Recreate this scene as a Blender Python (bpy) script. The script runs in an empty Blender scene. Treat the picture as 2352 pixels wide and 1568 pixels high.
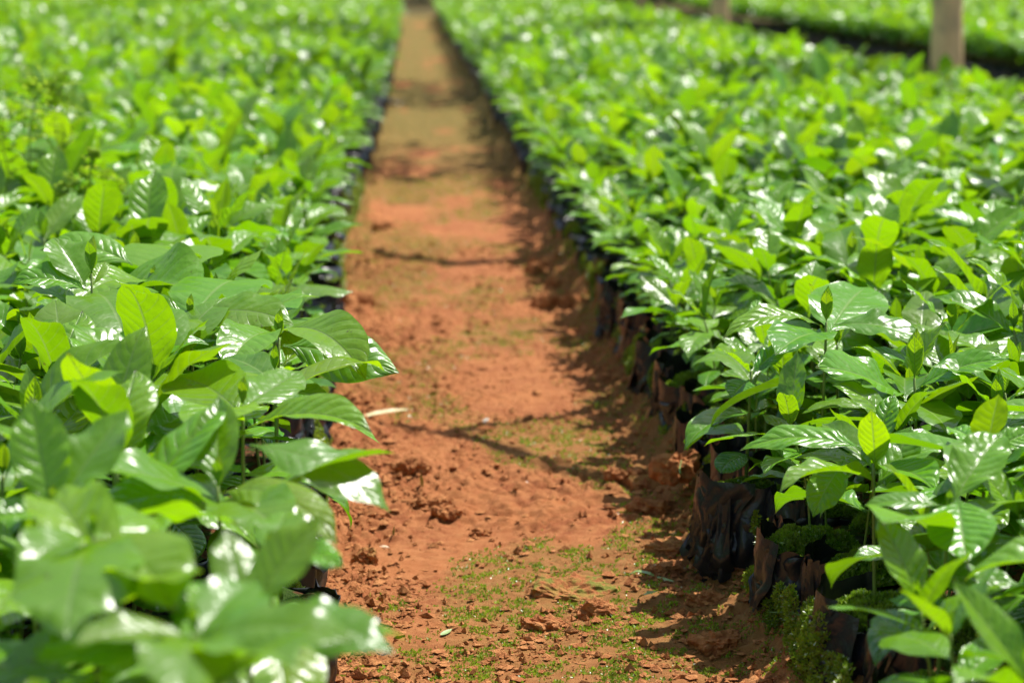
import bpy, math, random
import numpy as np
from mathutils import Vector, Matrix, Euler

# ------------------------------------------------------------------ basics
PI = math.pi
SC = bpy.context.scene
COL = SC.collection
RNG = np.random.default_rng(11)
random.seed(5)

CAM_H = 0.83
F_PX, W_PX, H_PX = 5227.0, 2352.0, 1568.0
VPX, VPY = 931.0, -90.0                 # where the path's parallels meet, in photo pixels
PITCH = math.atan((H_PX / 2 - VPY) / F_PX)
YAW = math.atan((W_PX / 2 - VPX) * math.cos(PITCH) / F_PX)
SUN_EL, SUN_AZ = math.radians(62), math.radians(45)    # azimuth from +Y towards +X
SUN = Vector((math.cos(SUN_EL) * math.sin(SUN_AZ), math.cos(SUN_EL) * math.cos(SUN_AZ), math.sin(SUN_EL)))
SOIL = 0.118                            # height of the soil in the bags
LEFT_ROW, RIGHT_ROW, GAP = -0.200, 0.516, 0.102
FOCUS = 2.75


def gpt(px, py, z=0.0):
    """where a photo pixel meets the level z in the world (survey of the photograph)"""
    Y = F_PX * (CAM_H - z) / (py - VPY)
    return Vector(((px - VPX) / F_PX * Y, Y, z))


# ------------------------------------------------------------------ noise
def _hash(ix, iy, iz, seed):
    h = (ix * 374761393 + iy * 668265263 + iz * 2147483647 + seed * 1274126177) & 0xFFFFFFFF
    h = ((h ^ (h >> 13)) * 1274126177) & 0xFFFFFFFF
    h = h ^ (h >> 16)
    return (h & 0xFFFF) / 65535.0


def vnoise(x, y, z=None, seed=0):
    """smooth value noise, -1..1"""
    x = np.asarray(x, float); y = np.asarray(y, float)
    z = np.zeros_like(x) if z is None else np.asarray(z, float)
    ix, iy, iz = np.floor(x).astype(np.int64), np.floor(y).astype(np.int64), np.floor(z).astype(np.int64)
    fx, fy, fz = x - ix, y - iy, z - iz
    s = lambda t: t * t * t * (t * (t * 6 - 15) + 10)
    ux, uy, uz = s(fx), s(fy), s(fz)
    r = 0
    for dx in (0, 1):
        for dy in (0, 1):
            for dz in (0, 1):
                w = (ux if dx else 1 - ux) * (uy if dy else 1 - uy) * (uz if dz else 1 - uz)
                r = r + w * _hash(ix + dx, iy + dy, iz + dz, seed)
    return r * 2 - 1


def fbm(x, y, z=None, seed=0, octv=4, gain=0.5):
    a, f, r = 1.0, 1.0, 0
    for k in range(octv):
        r = r + a * vnoise(np.asarray(x) * f, np.asarray(y) * f, None if z is None else np.asarray(z) * f, seed + k * 17)
        a *= gain; f *= 2.03
    return r


def cells(x, y, seed=0):
    """distance to the nearest feature point (for crumbs)"""
    ix, iy = np.floor(x).astype(np.int64), np.floor(y).astype(np.int64)
    d = np.full(x.shape, 9.0); idv = np.zeros(x.shape)
    for dx in (-1, 0, 1):
        for dy in (-1, 0, 1):
            px = ix + dx + _hash(ix + dx, iy + dy, 0, seed); py = iy + dy + _hash(ix + dx, iy + dy, 1, seed)
            dd = (px - x) ** 2 + (py - y) ** 2
            idv = np.where(dd < d, _hash(ix + dx, iy + dy, 2, seed), idv)
            d = np.minimum(d, dd)
    return np.sqrt(d), idv


def sstep(a, b, x):
    t = np.clip((np.asarray(x) - a) / (b - a), 0, 1)
    return t * t * (3 - 2 * t)


# ------------------------------------------------------------------ mesh helpers
class Arr:
    """collects vertices, quads and per-vertex data, then becomes one mesh"""
    def __init__(s):
        s.v, s.f, s.uv, s.tint, s.mi, s.n = [], [], [], [], [], 0

    def add(s, v, f, uv=None, tint=None, mi=0):
        v = np.asarray(v, float).reshape(-1, 3); f = np.asarray(f, np.int64).reshape(-1, 4)
        s.v.append(v); s.f.append(f + s.n); s.n += len(v)
        s.uv.append(np.zeros((len(v), 3)) if uv is None else np.asarray(uv, float).reshape(-1, 3))
        s.tint.append(np.zeros((len(v), 3)) if tint is None else np.broadcast_to(np.asarray(tint, float), (len(v), 3)))
        s.mi.append(np.full(len(f), mi, np.int32))
        return s

    def mesh(s, name, mats, smooth=True):
        v = np.concatenate(s.v); f = np.concatenate(s.f)
        m = bpy.data.meshes.new(name)
        m.vertices.add(len(v)); m.vertices.foreach_set('co', v.astype(np.float32).ravel())
        tri = f[:, 2] == f[:, 3]
        cnt = np.where(tri, 3, 4).astype(np.int32)
        keep = np.ones((len(f), 4), bool); keep[tri, 3] = False
        loops = f[keep].astype(np.int32)
        start = np.concatenate([[0], np.cumsum(cnt)[:-1]]).astype(np.int32)
        m.loops.add(len(loops)); m.loops.foreach_set('vertex_index', loops)
        m.polygons.add(len(f)); m.polygons.foreach_set('loop_start', start)
        try:
            m.polygons.foreach_set('loop_total', cnt)
        except Exception:
            pass
        m.polygons.foreach_set('material_index', np.concatenate(s.mi))
        m.polygons.foreach_set('use_smooth', np.full(len(f), smooth))
        for nm, data in (('luv', s.uv), ('tint', s.tint)):
            a = m.attributes.new(nm, 'FLOAT_VECTOR', 'POINT')
            a.data.foreach_set('vector', np.concatenate(data).astype(np.float32).ravel())
        for mt in (mats if isinstance(mats, (list, tuple)) else [mats]):
            m.materials.append(mt)
        m.update(calc_edges=True)
        return m


def obj(name, mesh, parent=None, loc=None, rot=None):
    o = bpy.data.objects.new(name, mesh); COL.objects.link(o)
    if parent is not None: o.parent = parent
    if loc is not None: o.location = loc
    if rot is not None: o.rotation_euler = rot
    return o


def tag(o, label=None, cat=None, group=None, kind=None):
    for k, v in (('label', label), ('category', cat), ('group', group), ('kind', kind)):
        if v: o[k] = v
    return o


def empty(name, loc, rot=(0, 0, 0), scale=1.0):
    o = bpy.data.objects.new(name, None); COL.objects.link(o)
    o.empty_display_size = 0.05; o.location = loc; o.rotation_euler = rot; o.scale = (scale,) * 3
    return o


def grid_faces(n, m, off=0, wrap=False):
    i, j = np.meshgrid(np.arange(n - 1), np.arange(m if wrap else m - 1), indexing='ij')
    j2 = (j + 1) % m
    return (np.stack([i * m + j, (i + 1) * m + j, (i + 1) * m + j2, i * m + j2], -1).reshape(-1, 4)) + off


def tube(path, rad, sides=8, caps=True):
    path = np.asarray(path, float); n = len(path)
    rad = np.broadcast_to(np.asarray(rad, float), (n,))
    tg = np.gradient(path, axis=0); tg /= np.linalg.norm(tg, axis=1)[:, None] + 1e-12
    up = np.array([0.0, 0, 1]) if abs(tg[0][2]) < 0.9 else np.array([1.0, 0, 0])
    V = np.zeros((n, sides, 3)); u = np.cross(tg[0], up); u /= np.linalg.norm(u)
    ang = np.linspace(0, 2 * PI, sides, endpoint=False)
    for k in range(n):
        u = u - tg[k] * np.dot(u, tg[k]); u /= np.linalg.norm(u); w = np.cross(tg[k], u)
        V[k] = path[k] + rad[k] * (np.cos(ang)[:, None] * u + np.sin(ang)[:, None] * w)
    V = V.reshape(-1, 3); F = grid_faces(n, sides, 0, True)
    if caps:
        V = np.concatenate([V, path[:1], path[-1:]]); a, b = n * sides, n * sides + 1
        j = np.arange(sides); j2 = (j + 1) % sides; e = (n - 1) * sides
        F = np.concatenate([F, np.stack([j, j2, np.full(sides, a), np.full(sides, a)], -1),
                            np.stack([e + j2, e + j, np.full(sides, b), np.full(sides, b)], -1)])
    return V, F


# ------------------------------------------------------------------ materials
class NT:
    def __init__(s, name):
        s.m = bpy.data.materials.new(name); s.m.use_nodes = True; s.t = s.m.node_tree; s.t.nodes.clear()
        s.out = s.n('ShaderNodeOutputMaterial')

    def n(s, typ, **kw):
        nd = s.t.nodes.new(typ)
        for k, v in kw.items(): setattr(nd, k, v)
        return nd

    def l(s, a, b): s.t.links.new(a, b)

    def put(s, sock, v):
        if hasattr(v, 'is_output') or isinstance(v, bpy.types.NodeSocket): s.l(v, sock)
        else: sock.default_value = v

    def math(s, op, a, b=None, c=None, clamp=False):
        nd = s.n('ShaderNodeMath', operation=op, use_clamp=clamp)
        for i, v in enumerate((a, b, c)):
            if v is not None: s.put(nd.inputs[i], v)
        return nd.outputs[0]

    def mix(s, f, a, b):
        nd = s.n('ShaderNodeMix', data_type='RGBA')
        s.put(nd.inputs[0], f)
        for i, v in ((6, a), (7, b)):
            if isinstance(v, tuple): v = (*v[:3], 1.0)
            s.put(nd.inputs[i], v)
        return nd.outputs[2]

    def ramp(s, x, a, b, lo=0.0, hi=1.0):
        nd = s.n('ShaderNodeMapRange', interpolation_type='SMOOTHSTEP')
        s.put(nd.inputs[0], x); nd.inputs[1].default_value = a; nd.inputs[2].default_value = b
        nd.inputs[3].default_value = lo; nd.inputs[4].default_value = hi
        return nd.outputs[0]

    def noise(s, vec, scale, detail=3, rough=0.55):
        nd = s.n('ShaderNodeTexNoise'); s.l(vec, nd.inputs['Vector'])
        nd.inputs['Scale'].default_value = scale; nd.inputs['Detail'].default_value = detail
        nd.inputs['Roughness'].default_value = rough
        return nd.outputs[0]

    def pos(s): return s.n('ShaderNodeNewGeometry').outputs['Position']
    def objco(s): return s.n('ShaderNodeTexCoord').outputs['Object']

    def attr(s, name):
        a = s.n('ShaderNodeAttribute', attribute_name=name); x = s.n('ShaderNodeSeparateXYZ')
        s.l(a.outputs['Vector'], x.inputs[0])
        return x.outputs[0], x.outputs[1], x.outputs[2]

    def bump(s, h, dist, strength=1.0, normal=None):
        b = s.n('ShaderNodeBump'); b.inputs['Strength'].default_value = strength
        b.inputs['Distance'].default_value = dist; s.l(h, b.inputs['Height'])
        if normal is not None: s.l(normal, b.inputs['Normal'])
        return b.outputs[0]

    def principled(s, col, rough=0.6, spec=0.5, normal=None, **kw):
        p = s.n('ShaderNodeBsdfPrincipled')
        if isinstance(col, tuple): col = (*col[:3], 1.0)
        s.put(p.inputs['Base Color'], col); s.put(p.inputs['Roughness'], rough)
        s.put(p.inputs['Specular IOR Level'], spec)
        if normal is not None: s.l(normal, p.inputs['Normal'])
        return p.outputs[0]

    def done(s, sh): s.l(sh, s.out.inputs[0]); return s.m


def leaf_material(name, dark, mid, lime, gloss=1.0, transl=0.48):
    s = NT(name)
    t, v, rnd = s.attr('luv'); age, hue, thick = s.attr('tint')
    av = s.math('ABSOLUTE', v)
    # side veins: run forward from the midrib and curve towards the tip
    ph = s.math('SUBTRACT', t, s.math('MULTIPLY', s.math('POWER', av, 1.3), 0.17))
    ph = s.math('ADD', s.math('MULTIPLY', ph, 9.5), s.math('MULTIPLY', s.math('SIGN', v), 0.17))
    saw = s.math('PINGPONG', ph, 0.5)                       # 0 on a vein, .5 between
    vein = s.ramp(saw, 0.0, 0.07, 1.0, 0.0)
    vein = s.math('MULTIPLY', vein, s.ramp(av, 0.75, 0.98, 1.0, 0.0))
    rib = s.ramp(av, 0.015, 0.06, 1.0, 0.0)
    lines = s.math('MAXIMUM', s.math('MULTIPLY', vein, 0.45), rib)
    oc = s.objco()
    blotch = s.noise(oc, 38, 3)
    a2 = s.math('ADD', age, s.math('MULTIPLY', s.math('SUBTRACT', blotch, 0.5), 0.35), clamp=True)
    c = s.mix(s.ramp(a2, 0.0, 0.5), dark, mid)
    c = s.mix(s.ramp(a2, 0.5, 1.0), c, lime)
    hsv = s.n('ShaderNodeHueSaturation'); s.l(c, hsv.inputs['Color'])
    s.put(hsv.inputs['Hue'], s.math('ADD', 0.476, s.math('MULTIPLY', hue, 0.022)))
    s.put(hsv.inputs['Value'], s.math('ADD', 0.82, s.math('MULTIPLY', rnd, 0.36)))
    c = hsv.outputs[0]
    edge = s.ramp(av, 0.9, 1.0)
    c = s.mix(s.math('MULTIPLY', edge, 0.35), c, (lime[0] * 1.1, lime[1], lime[2]))
    c = s.mix(s.math('MULTIPLY', lines, 0.55), c, (0.27, 0.40, 0.10))
    # a few brown specks and nibbled spots
    spot = s.ramp(s.noise(oc, 150, 3), 0.69, 0.73)
    tipb = s.math('MULTIPLY', s.ramp(t, .94, .99), s.ramp(rnd, .70, .75))
    spot = s.math('MAXIMUM', spot, tipb)
    c = s.mix(s.math('MULTIPLY', spot, 0.7), c, (0.09, 0.05, 0.015))
    back = s.n('ShaderNodeNewGeometry').outputs['Backfacing']
    cb = s.mix(back, c, s.mix(0.30, c, (0.13, 0.27, 0.04)))
    # relief: puckered between the side veins, sunk midrib
    puck = s.math('MULTIPLY', s.math('POWER', s.math('MULTIPLY', saw, 2.0), 0.6), s.math('MULTIPLY', s.ramp(av, 0.0, 0.2), s.ramp(av, 0.72, 1.0, 1.0, 0.15)))
    h = s.math('ADD', puck, s.math('MULTIPLY', s.noise(oc, 95, 2), 0.7))
    h = s.math('SUBTRACT', h, s.math('MULTIPLY', rib, 0.5))
    h = s.math('MULTIPLY', h, s.math('ADD', .22, s.math('MULTIPLY', s.math('POWER', rnd, 1.6), .9)))
    h = s.math('ADD', h, s.math('MULTIPLY', s.noise(oc, 48, 2, .5), 1.6))
    nb = s.bump(h, 0.0013)
    d = s.n('ShaderNodeBsdfDiffuse'); s.l(cb, d.inputs['Color']); s.l(nb, d.inputs['Normal'])
    tr = s.n('ShaderNodeBsdfTranslucent')
    tc = s.n('ShaderNodeHueSaturation'); s.l(c, tc.inputs['Color'])
    tc.inputs['Hue'].default_value = 0.488; tc.inputs['Saturation'].default_value = 1.03; tc.inputs['Value'].default_value = 1.22
    vt = s.mix(s.math('MULTIPLY', lines, 0.5), tc.outputs[0], (0.10, 0.18, 0.02))
    s.l(vt, tr.inputs['Color']); s.l(nb, tr.inputs['Normal'])
    mx = s.n('ShaderNodeMixShader'); s.put(mx.inputs[0], s.math('MULTIPLY', transl, s.math('ADD', 0.55, s.math('MULTIPLY', age, 0.75))))
    s.l(d.outputs[0], mx.inputs[1]); s.l(tr.outputs[0], mx.inputs[2])
    g = s.n('ShaderNodeBsdfGlossy'); g.inputs['Color'].default_value = (1, 1, 1, 1)
    s.put(g.inputs['Roughness'], s.math('ADD', s.math('ADD', 0.18, s.math('MULTIPLY', back, 0.26)), s.math('MULTIPLY', s.noise(oc, 60, 2), 0.12)))
    s.l(nb, g.inputs['Normal'])
    fr = s.n('ShaderNodeFresnel'); fr.inputs['IOR'].default_value = 1.47; s.l(nb, fr.inputs['Normal'])
    fac = s.math('MULTIPLY', s.math('MINIMUM', fr.outputs[0], 0.08), s.math('SUBTRACT', gloss, s.math('MULTIPLY', back, 0.6)), clamp=True)
    mg = s.n('ShaderNodeMixShader'); s.put(mg.inputs[0], fac); s.l(mx.outputs[0], mg.inputs[1]); s.l(g.outputs[0], mg.inputs[2])
    return s.done(mg.outputs[0])


M = {}
M['leaf'] = leaf_material('coffee_leaf', (0.042, 0.190, 0.012), (0.100, 0.310, 0.010), (0.170, 0.385, 0.012), gloss=1.08)
M['tree_leaf'] = leaf_material('tree_leaf', (0.03, 0.08, 0.03), (0.06, 0.14, 0.04), (0.10, 0.2, 0.05), gloss=0.6, transl=0.3)
M['fern'] = leaf_material('fern_leaf', (0.16, 0.36, 0.03), (0.26, 0.48, 0.04), (0.36, 0.56, 0.06), gloss=0.25, transl=.55)


def simple_stem(name, a, b):
    s = NT(name); oc = s.objco()
    c = s.mix(s.noise(oc, 60, 3), a, b)
    p = s.principled(c, 0.45, 0.4, s.bump(s.noise(oc, 300, 2), 0.0006))
    return s.done(p)


M['grass'] = simple_stem('grass_leaf', (0.13, 0.22, 0.05), (0.26, 0.34, 0.10))
M['stem'] = simple_stem('green_stem', (0.10, 0.20, 0.03), (0.22, 0.27, 0.05))
M['straw'] = simple_stem('dry_straw', (0.45, 0.36, 0.16), (0.62, 0.55, 0.30))
M['root'] = simple_stem('dry_root', (0.28, 0.13, 0.05), (0.42, 0.22, 0.09))


def soil_material():
    s = NT('red_soil'); p = s.pos(); moss, crumb, far_moss_shade = s.attr('tint')
    n1, n2, n3 = s.noise(p, 5, 4), s.noise(p, 38, 4, 0.65), s.noise(p, 260, 3, 0.7)
    c = s.mix(s.ramp(n1, 0.35, 0.65), (0.235, 0.068, 0.024), (0.345, 0.122, 0.042))
    c = s.mix(s.ramp(n2, 0.35, 0.7), c, (0.38, 0.150, 0.056))
    c = s.mix(s.math('MULTIPLY', s.ramp(n3, 0.55, 0.75), 0.45), c, (0.20, 0.062, 0.025))
    c = s.mix(s.math('MULTIPLY', crumb, 0.4), c, (0.50, 0.21, 0.08))
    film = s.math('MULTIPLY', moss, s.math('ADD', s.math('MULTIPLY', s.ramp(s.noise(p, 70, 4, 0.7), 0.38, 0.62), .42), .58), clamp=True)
    c = s.mix(s.math('MULTIPLY', film, s.math('ADD', .40, s.math('MULTIPLY', far_moss_shade, .56))), c, s.mix(n2, (0.105, 0.098, 0.020), (0.078, 0.115, 0.018)))  # moss film; with distance its dark olive also paints in tree shade
    n4 = s.noise(p, 620, 3, 0.75)
    c = s.mix(s.math('MULTIPLY', s.ramp(n4, 0.56, 0.70), 0.55), c, (0.56, 0.270, 0.105))
    c = s.mix(s.math('MULTIPLY', s.ramp(n4, 0.46, 0.34), 0.28), c, (0.15, 0.045, 0.018))
    h = s.math('ADD', s.math('MULTIPLY', n2, 0.6), s.math('MULTIPLY', n4, 0.7))
    return s.done(s.principled(c, 0.92, 0.15, s.bump(h, 0.0030)))


M['soil'] = soil_material()


def clod_material():
    s = NT('soil_clod'); p = s.pos()
    n2, n3 = s.noise(p, 60, 4, 0.65), s.noise(p, 380, 3, 0.7)
    c = s.mix(s.ramp(n2, 0.3, 0.7), (0.36, 0.125, 0.046), (0.54, 0.240, 0.092))
    c = s.mix(s.math('MULTIPLY', s.ramp(n3, 0.5, 0.75), 0.35), c, (0.22, 0.075, 0.03))
    moss, _, _ = s.attr('tint')
    c = s.mix(s.math('MULTIPLY', moss, s.ramp(n2, 0.4, 0.6)), c, (0.15, 0.19, 0.03))
    return s.done(s.principled(c, 0.95, 0.12, s.bump(s.math('ADD', n2, n3), 0.004)))


M['clod'] = clod_material()


def potsoil_material():
    s = NT('potting_soil'); p = s.pos()
    n2, n3 = s.noise(p, 70, 4, 0.65), s.noise(p, 300, 3, 0.7)
    c = s.mix(s.ramp(n2, 0.35, 0.65), (0.06, 0.026, 0.014), (0.19, 0.075, 0.034))
    c = s.mix(s.ramp(s.noise(p, 42, 4, 0.6), 0.46, 0.56), c, (0.045, 0.085, 0.014))
    return s.done(s.principled(c, 0.95, 0.1, s.bump(s.math('ADD', n2, n3), 0.008)))


M['potsoil'] = potsoil_material()


def plastic_material():
    s = NT('black_polythene'); oc = s.pos()
    n1, n2 = s.noise(oc, 26, 4, 0.6), s.noise(oc, 140, 3, 0.6)
    dust = s.math('MULTIPLY', s.ramp(n1, 0.62, 0.80), s.ramp(n2, 0.35, 0.65))
    c = s.mix(s.math('MULTIPLY', dust, .65), (0.020, 0.021, 0.026), (0.11, 0.048, 0.025))
    r = s.math('ADD', 0.30, s.math('MULTIPLY', dust, 0.5))
    h = s.math('ADD', s.noise(oc, 70, 3, 0.6), s.math('MULTIPLY', n2, 0.3))
    return s.done(s.principled(c, r, 0.5, s.bump(h, 0.0010)))


M['plastic'] = plastic_material()


def moss_material():
    s = NT('moss'); age, hue, tip = s.attr('tint')
    p = s.pos()
    c = s.mix(age, (0.12, 0.24, 0.018), (0.36, 0.50, 0.03))
    c = s.mix(s.math('MULTIPLY', s.ramp(s.noise(p, 45, 3), 0.4, 0.65), 0.4), c, (0.24, 0.22, 0.04))
    d = s.n('ShaderNodeBsdfDiffuse'); s.l(c, d.inputs[0])
    t = s.n('ShaderNodeBsdfTranslucent'); s.l(c, t.inputs[0])
    mx = s.n('ShaderNodeMixShader'); mx.inputs[0].default_value = 0.4
    s.l(d.outputs[0], mx.inputs[1]); s.l(t.outputs[0], mx.inputs[2])
    g = s.n('ShaderNodeBsdfGlossy'); g.inputs['Roughness'].default_value = 0.5
    fr = s.n('ShaderNodeFresnel'); fr.inputs[0].default_value = 1.4
    m2 = s.n('ShaderNodeMixShader'); s.put(m2.inputs[0], s.math('MULTIPLY', fr.outputs[0], .3)); s.l(mx.outputs[0], m2.inputs[1]); s.l(g.outputs[0], m2.inputs[2])
    return s.done(m2.outputs[0])


M['moss'] = moss_material()


def bark_material():
    s = NT('pale_bark'); oc = s.objco()
    mp = s.n('ShaderNodeMapping'); s.l(oc, mp.inputs[0]); mp.inputs['Scale'].default_value = (1, 1, 0.18)
    n1, n2 = s.noise(mp.outputs[0], 26, 4, 0.6), s.noise(oc, 9, 3)
    c = s.mix(n1, (0.58, 0.38, 0.165), (0.84, 0.62, 0.33))
    c = s.mix(s.ramp(n2, 0.5, 0.7), c, (0.50, 0.37, 0.20))
    return s.done(s.principled(c, 0.85, 0.2, s.bump(n1, 0.01)))


M['bark'] = bark_material()


def plain(name, a, b, rough, scale=80):
    s = NT(name); oc = s.objco(); n = s.noise(oc, scale, 3)
    return s.done(s.principled(s.mix(n, a, b), rough, 0.4, s.bump(n, 0.001)))


M['pebble'] = plain('pale_pebble', (0.50, 0.33, 0.20), (0.62, 0.46, 0.31), 0.7)
M['petal'] = plain('white_petal', (0.72, 0.66, 0.55), (0.82, 0.78, 0.70), 0.6)
M['dryleaf'] = plain('dry_leaf', (0.34, 0.17, 0.06), (0.50, 0.27, 0.10), 0.7)

# ------------------------------------------------------------------ leaves
_T = np.array([0, .05, .09, .15, .25, .37, .50, .63, .75, .84, .90, .95, 1.0])
_S = np.array([.055, .055, .13, .36, .70, .92, 1.0, .96, .80, .55, .31, .13, .012])
_TR = np.array([0, .05, .12, .2, .35, .5, .65, .8, .9, .97, 1.0])
_SR = np.array([.06, .08, .36, .66, .93, 1.0, .98, .82, .58, .28, .05])


def smooth_outline(T, S):
    x = np.linspace(0, 1, 401); y = np.interp(x, T, S); k = np.hanning(31); k /= k.sum()
    return x, np.convolve(np.pad(y, 15, mode='edge'), k, 'valid')


_OX, _OY = smooth_outline(_T, _S)
_RX, _RY = smooth_outline(_TR, _SR)
_OY[-1] = 0.01; _RY[-1] = 0.03


def leaves(P, nt=22, nv=9):
    """P: list of dicts, one per leaf -> vertices (n, nt, nv, 3), luv, tint"""
    n = len(P); g = lambda k, d=0.0: np.array([p.get(k, d) for p in P], float)[:, None]
    t = np.linspace(0, 1, nt)[None, :]
    e = g('e0') - g('bend') * t ** 1.25 + g('curl') * np.clip((t - .72) / .28, 0, 1) ** 2
    az = g('az') + g('swing') * t ** 1.5
    dl = np.diff(np.concatenate([np.zeros((1, 1)), t], 1)); dl = np.broadcast_to(dl, e.shape)
    tx, ty, tz = np.cos(e) * np.cos(az), np.cos(e) * np.sin(az), np.sin(e)
    L = g('L')
    mid = np.stack([np.cumsum(tx * dl, 1) * L, np.cumsum(ty * dl, 1) * L, np.cumsum(tz * dl, 1) * L], -1)
    mid = mid + np.array([p.get('p', (0, 0, 0)) for p in P], float)[:, None, :]
    tan = np.stack([tx, ty, tz], -1)
    lat = np.stack([-np.sin(az), np.cos(az), np.zeros_like(az)], -1)
    nor = np.cross(tan, lat)
    roll = g('roll') + g('twist') * t
    cr, sr = np.cos(roll)[..., None], np.sin(roll)[..., None]
    lat, nor = lat * cr + nor * sr, nor * cr - lat * sr
    v = np.linspace(-1, 1, nv)[None, None, :]
    o = np.array([0 if p.get('round') else 1 for p in P])[:, None]
    w = np.where(o == 1, np.interp(t[0], _OX, _OY)[None, :], np.interp(t[0], _RX, _RY)[None, :]) * g('W') * 0.5
    w3 = w[..., None]; av = np.abs(v)
    f = g('fold')[..., None]
    y = v * w3 * np.cos(f)
    z = av * w3 * np.sin(f) - g('cup')[..., None] * v * v * w3
    side = np.where(v > 0, 1.0, 0.0)
    tt = t[..., None]
    ph = g('ph')[..., None] + side * 2.1
    nw = g('nw', 3.0)[..., None]
    env = sstep(0.08, 0.25, tt) * (1 - sstep(0.86, 1.0, tt))
    z = z + g('wave')[..., None] * g('W')[..., None] * av ** 2.2 * env * (np.sin(2 * PI * nw * tt + ph) + .5 * np.sin(2 * PI * nw * 1.7 * tt + 2 * ph))
    V = mid[:, :, None, :] + lat[:, :, None, :] * y[..., None] + nor[:, :, None, :] * z[..., None]
    luv = np.zeros(V.shape); luv[..., 0] = tt; luv[..., 1] = v; luv[..., 2] = g('rnd', .5)[..., None]
    tint = np.zeros(V.shape); tint[..., 0] = g('age', .5)[..., None]; tint[..., 1] = g('hue', .5)[..., None]
    return V, luv, tint


def add_leaves(arr, P, nt=22, nv=9, mi=0):
    V, uv, ti = leaves(P, nt, nv)
    f = grid_faces(nt, nv)
    F = (f[None] + (np.arange(len(P)) * nt * nv)[:, None, None]).reshape(-1, 4)
    arr.add(V, F, uv, ti.reshape(-1, 3), mi)
    return arr


def U(r, a, b): return float(r.uniform(a, b))


def leaf_defaults(r, L, age, **kw):
    d = dict(L=L, W=L * U(r, .37, .47), e0=.3, bend=U(r, .55, 1.2), curl=U(r, -.5, .35), swing=U(r, -.25, .25), roll=U(r, -.25, .25),
             twist=U(r, -.22, .22), fold=U(r, .05, .42), cup=U(r, -.05, .22), wave=U(r, .018, .062), nw=U(r, 1.6, 3.2), ph=U(r, 0, 6.3),
             rnd=U(r, 0, 1), hue=U(r, 0, 1), age=age)
    d.update(kw); return d


def seedling_params(r, height=None, vigour=1.0):
    """one young coffee plant: stem points, leaf list, shoot-tip leaf list; soil level is z = 0"""
    H = height or U(r, .165, .225)
    lean = np.array([U(r, -.03, .03), U(r, -.03, .03)]); bow = np.array([U(r, -.015, .015), U(r, -.015, .015)])
    pt = lambda s: np.array([lean[0] * s + bow[0] * math.sin(PI * s), lean[1] * s + bow[1] * math.sin(PI * s), H * s])
    stem = np.array([pt(s) for s in np.linspace(-.12, 1, 12)])
    L = []
    a0 = U(r, 0, 2 * PI)
    if r.random() < .55:                                    # the round seed leaves, low on the stem
        for k in (0, 1):
            if r.random() < .8:
                L.append(leaf_defaults(r, U(r, .045, .062), U(r, 0, .2), az=a0 + PI / 2 + k * PI + U(r, -.3, .3), p=pt(U(r, .3, .36)), e0=U(r, -.5, .1), bend=U(r, .3, .9), round=1, wave=.01, fold=.05))
                L[-1]['W'] = L[-1]['L'] * .85
    nodes = [(.50, (.085, .11), (.0, .3), (-.15, .25)), (.68, (.105, .138), (.2, .55), (.0, .4)), (.85, (.105, .145), (.42, .8), (.15, .72)), (.965, (.075, .125), (.55, .95), (.4, 1.2))]
    if r.random() < .35: nodes = nodes[1:]
    for i, (s, (l0, l1), (g0, g1), (e0, e1)) in enumerate(nodes):
        pair = U(r, e0, e1)
        for k in (0, 1):
            if i < 2 and r.random() < .14: continue
            l = U(r, l0, l1) * vigour * 1.24
            L.append(leaf_defaults(r, l, U(r, g0, g1), az=a0 + i * PI / 2 + k * PI + U(r, -.28, .28), p=pt(s + U(r, -.012, .012)), e0=pair + U(r, -.22, .22)))
            if i == 3: L[-1].update(bend=U(r, .1, .8), fold=U(r, .1, .5))
    tips = []
    tl = U(r, .028, .062); spread = U(r, .05, .28); at = a0 + PI / 2 * len(nodes) + U(r, -.3, .3)
    for k in (0, 1):
        tips.append(leaf_defaults(r, tl * U(r, .85, 1.1), U(r, .85, 1.0), az=at + k * PI, p=pt(1.0), e0=PI / 2 - spread, bend=U(r, -.1, .2), curl=U(r, -.2, .1), roll=0, twist=0, fold=U(r, .2, .6), wave=.015, swing=0))
        tips[-1]['W'] = tips[-1]['L'] * U(r, .3, .4)
    return dict(stem=stem, leaves=L, tips=tips, H=H)


def seedling_meshes(sp, nt=24, nv=9):
    a = add_leaves(Arr(), sp['leaves'], nt, nv).mesh('foliage', M['leaf'])
    b = add_leaves(Arr(), sp['tips'], max(8, nt // 2), 5).mesh('shoot_tip', M['leaf'])
    rad = np.linspace(.0026, .0017, len(sp['stem']))
    v, f = tube(sp['stem'], rad, 7)
    c = Arr().add(v, f).mesh('stem', M['stem'])
    return a, b, c


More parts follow.
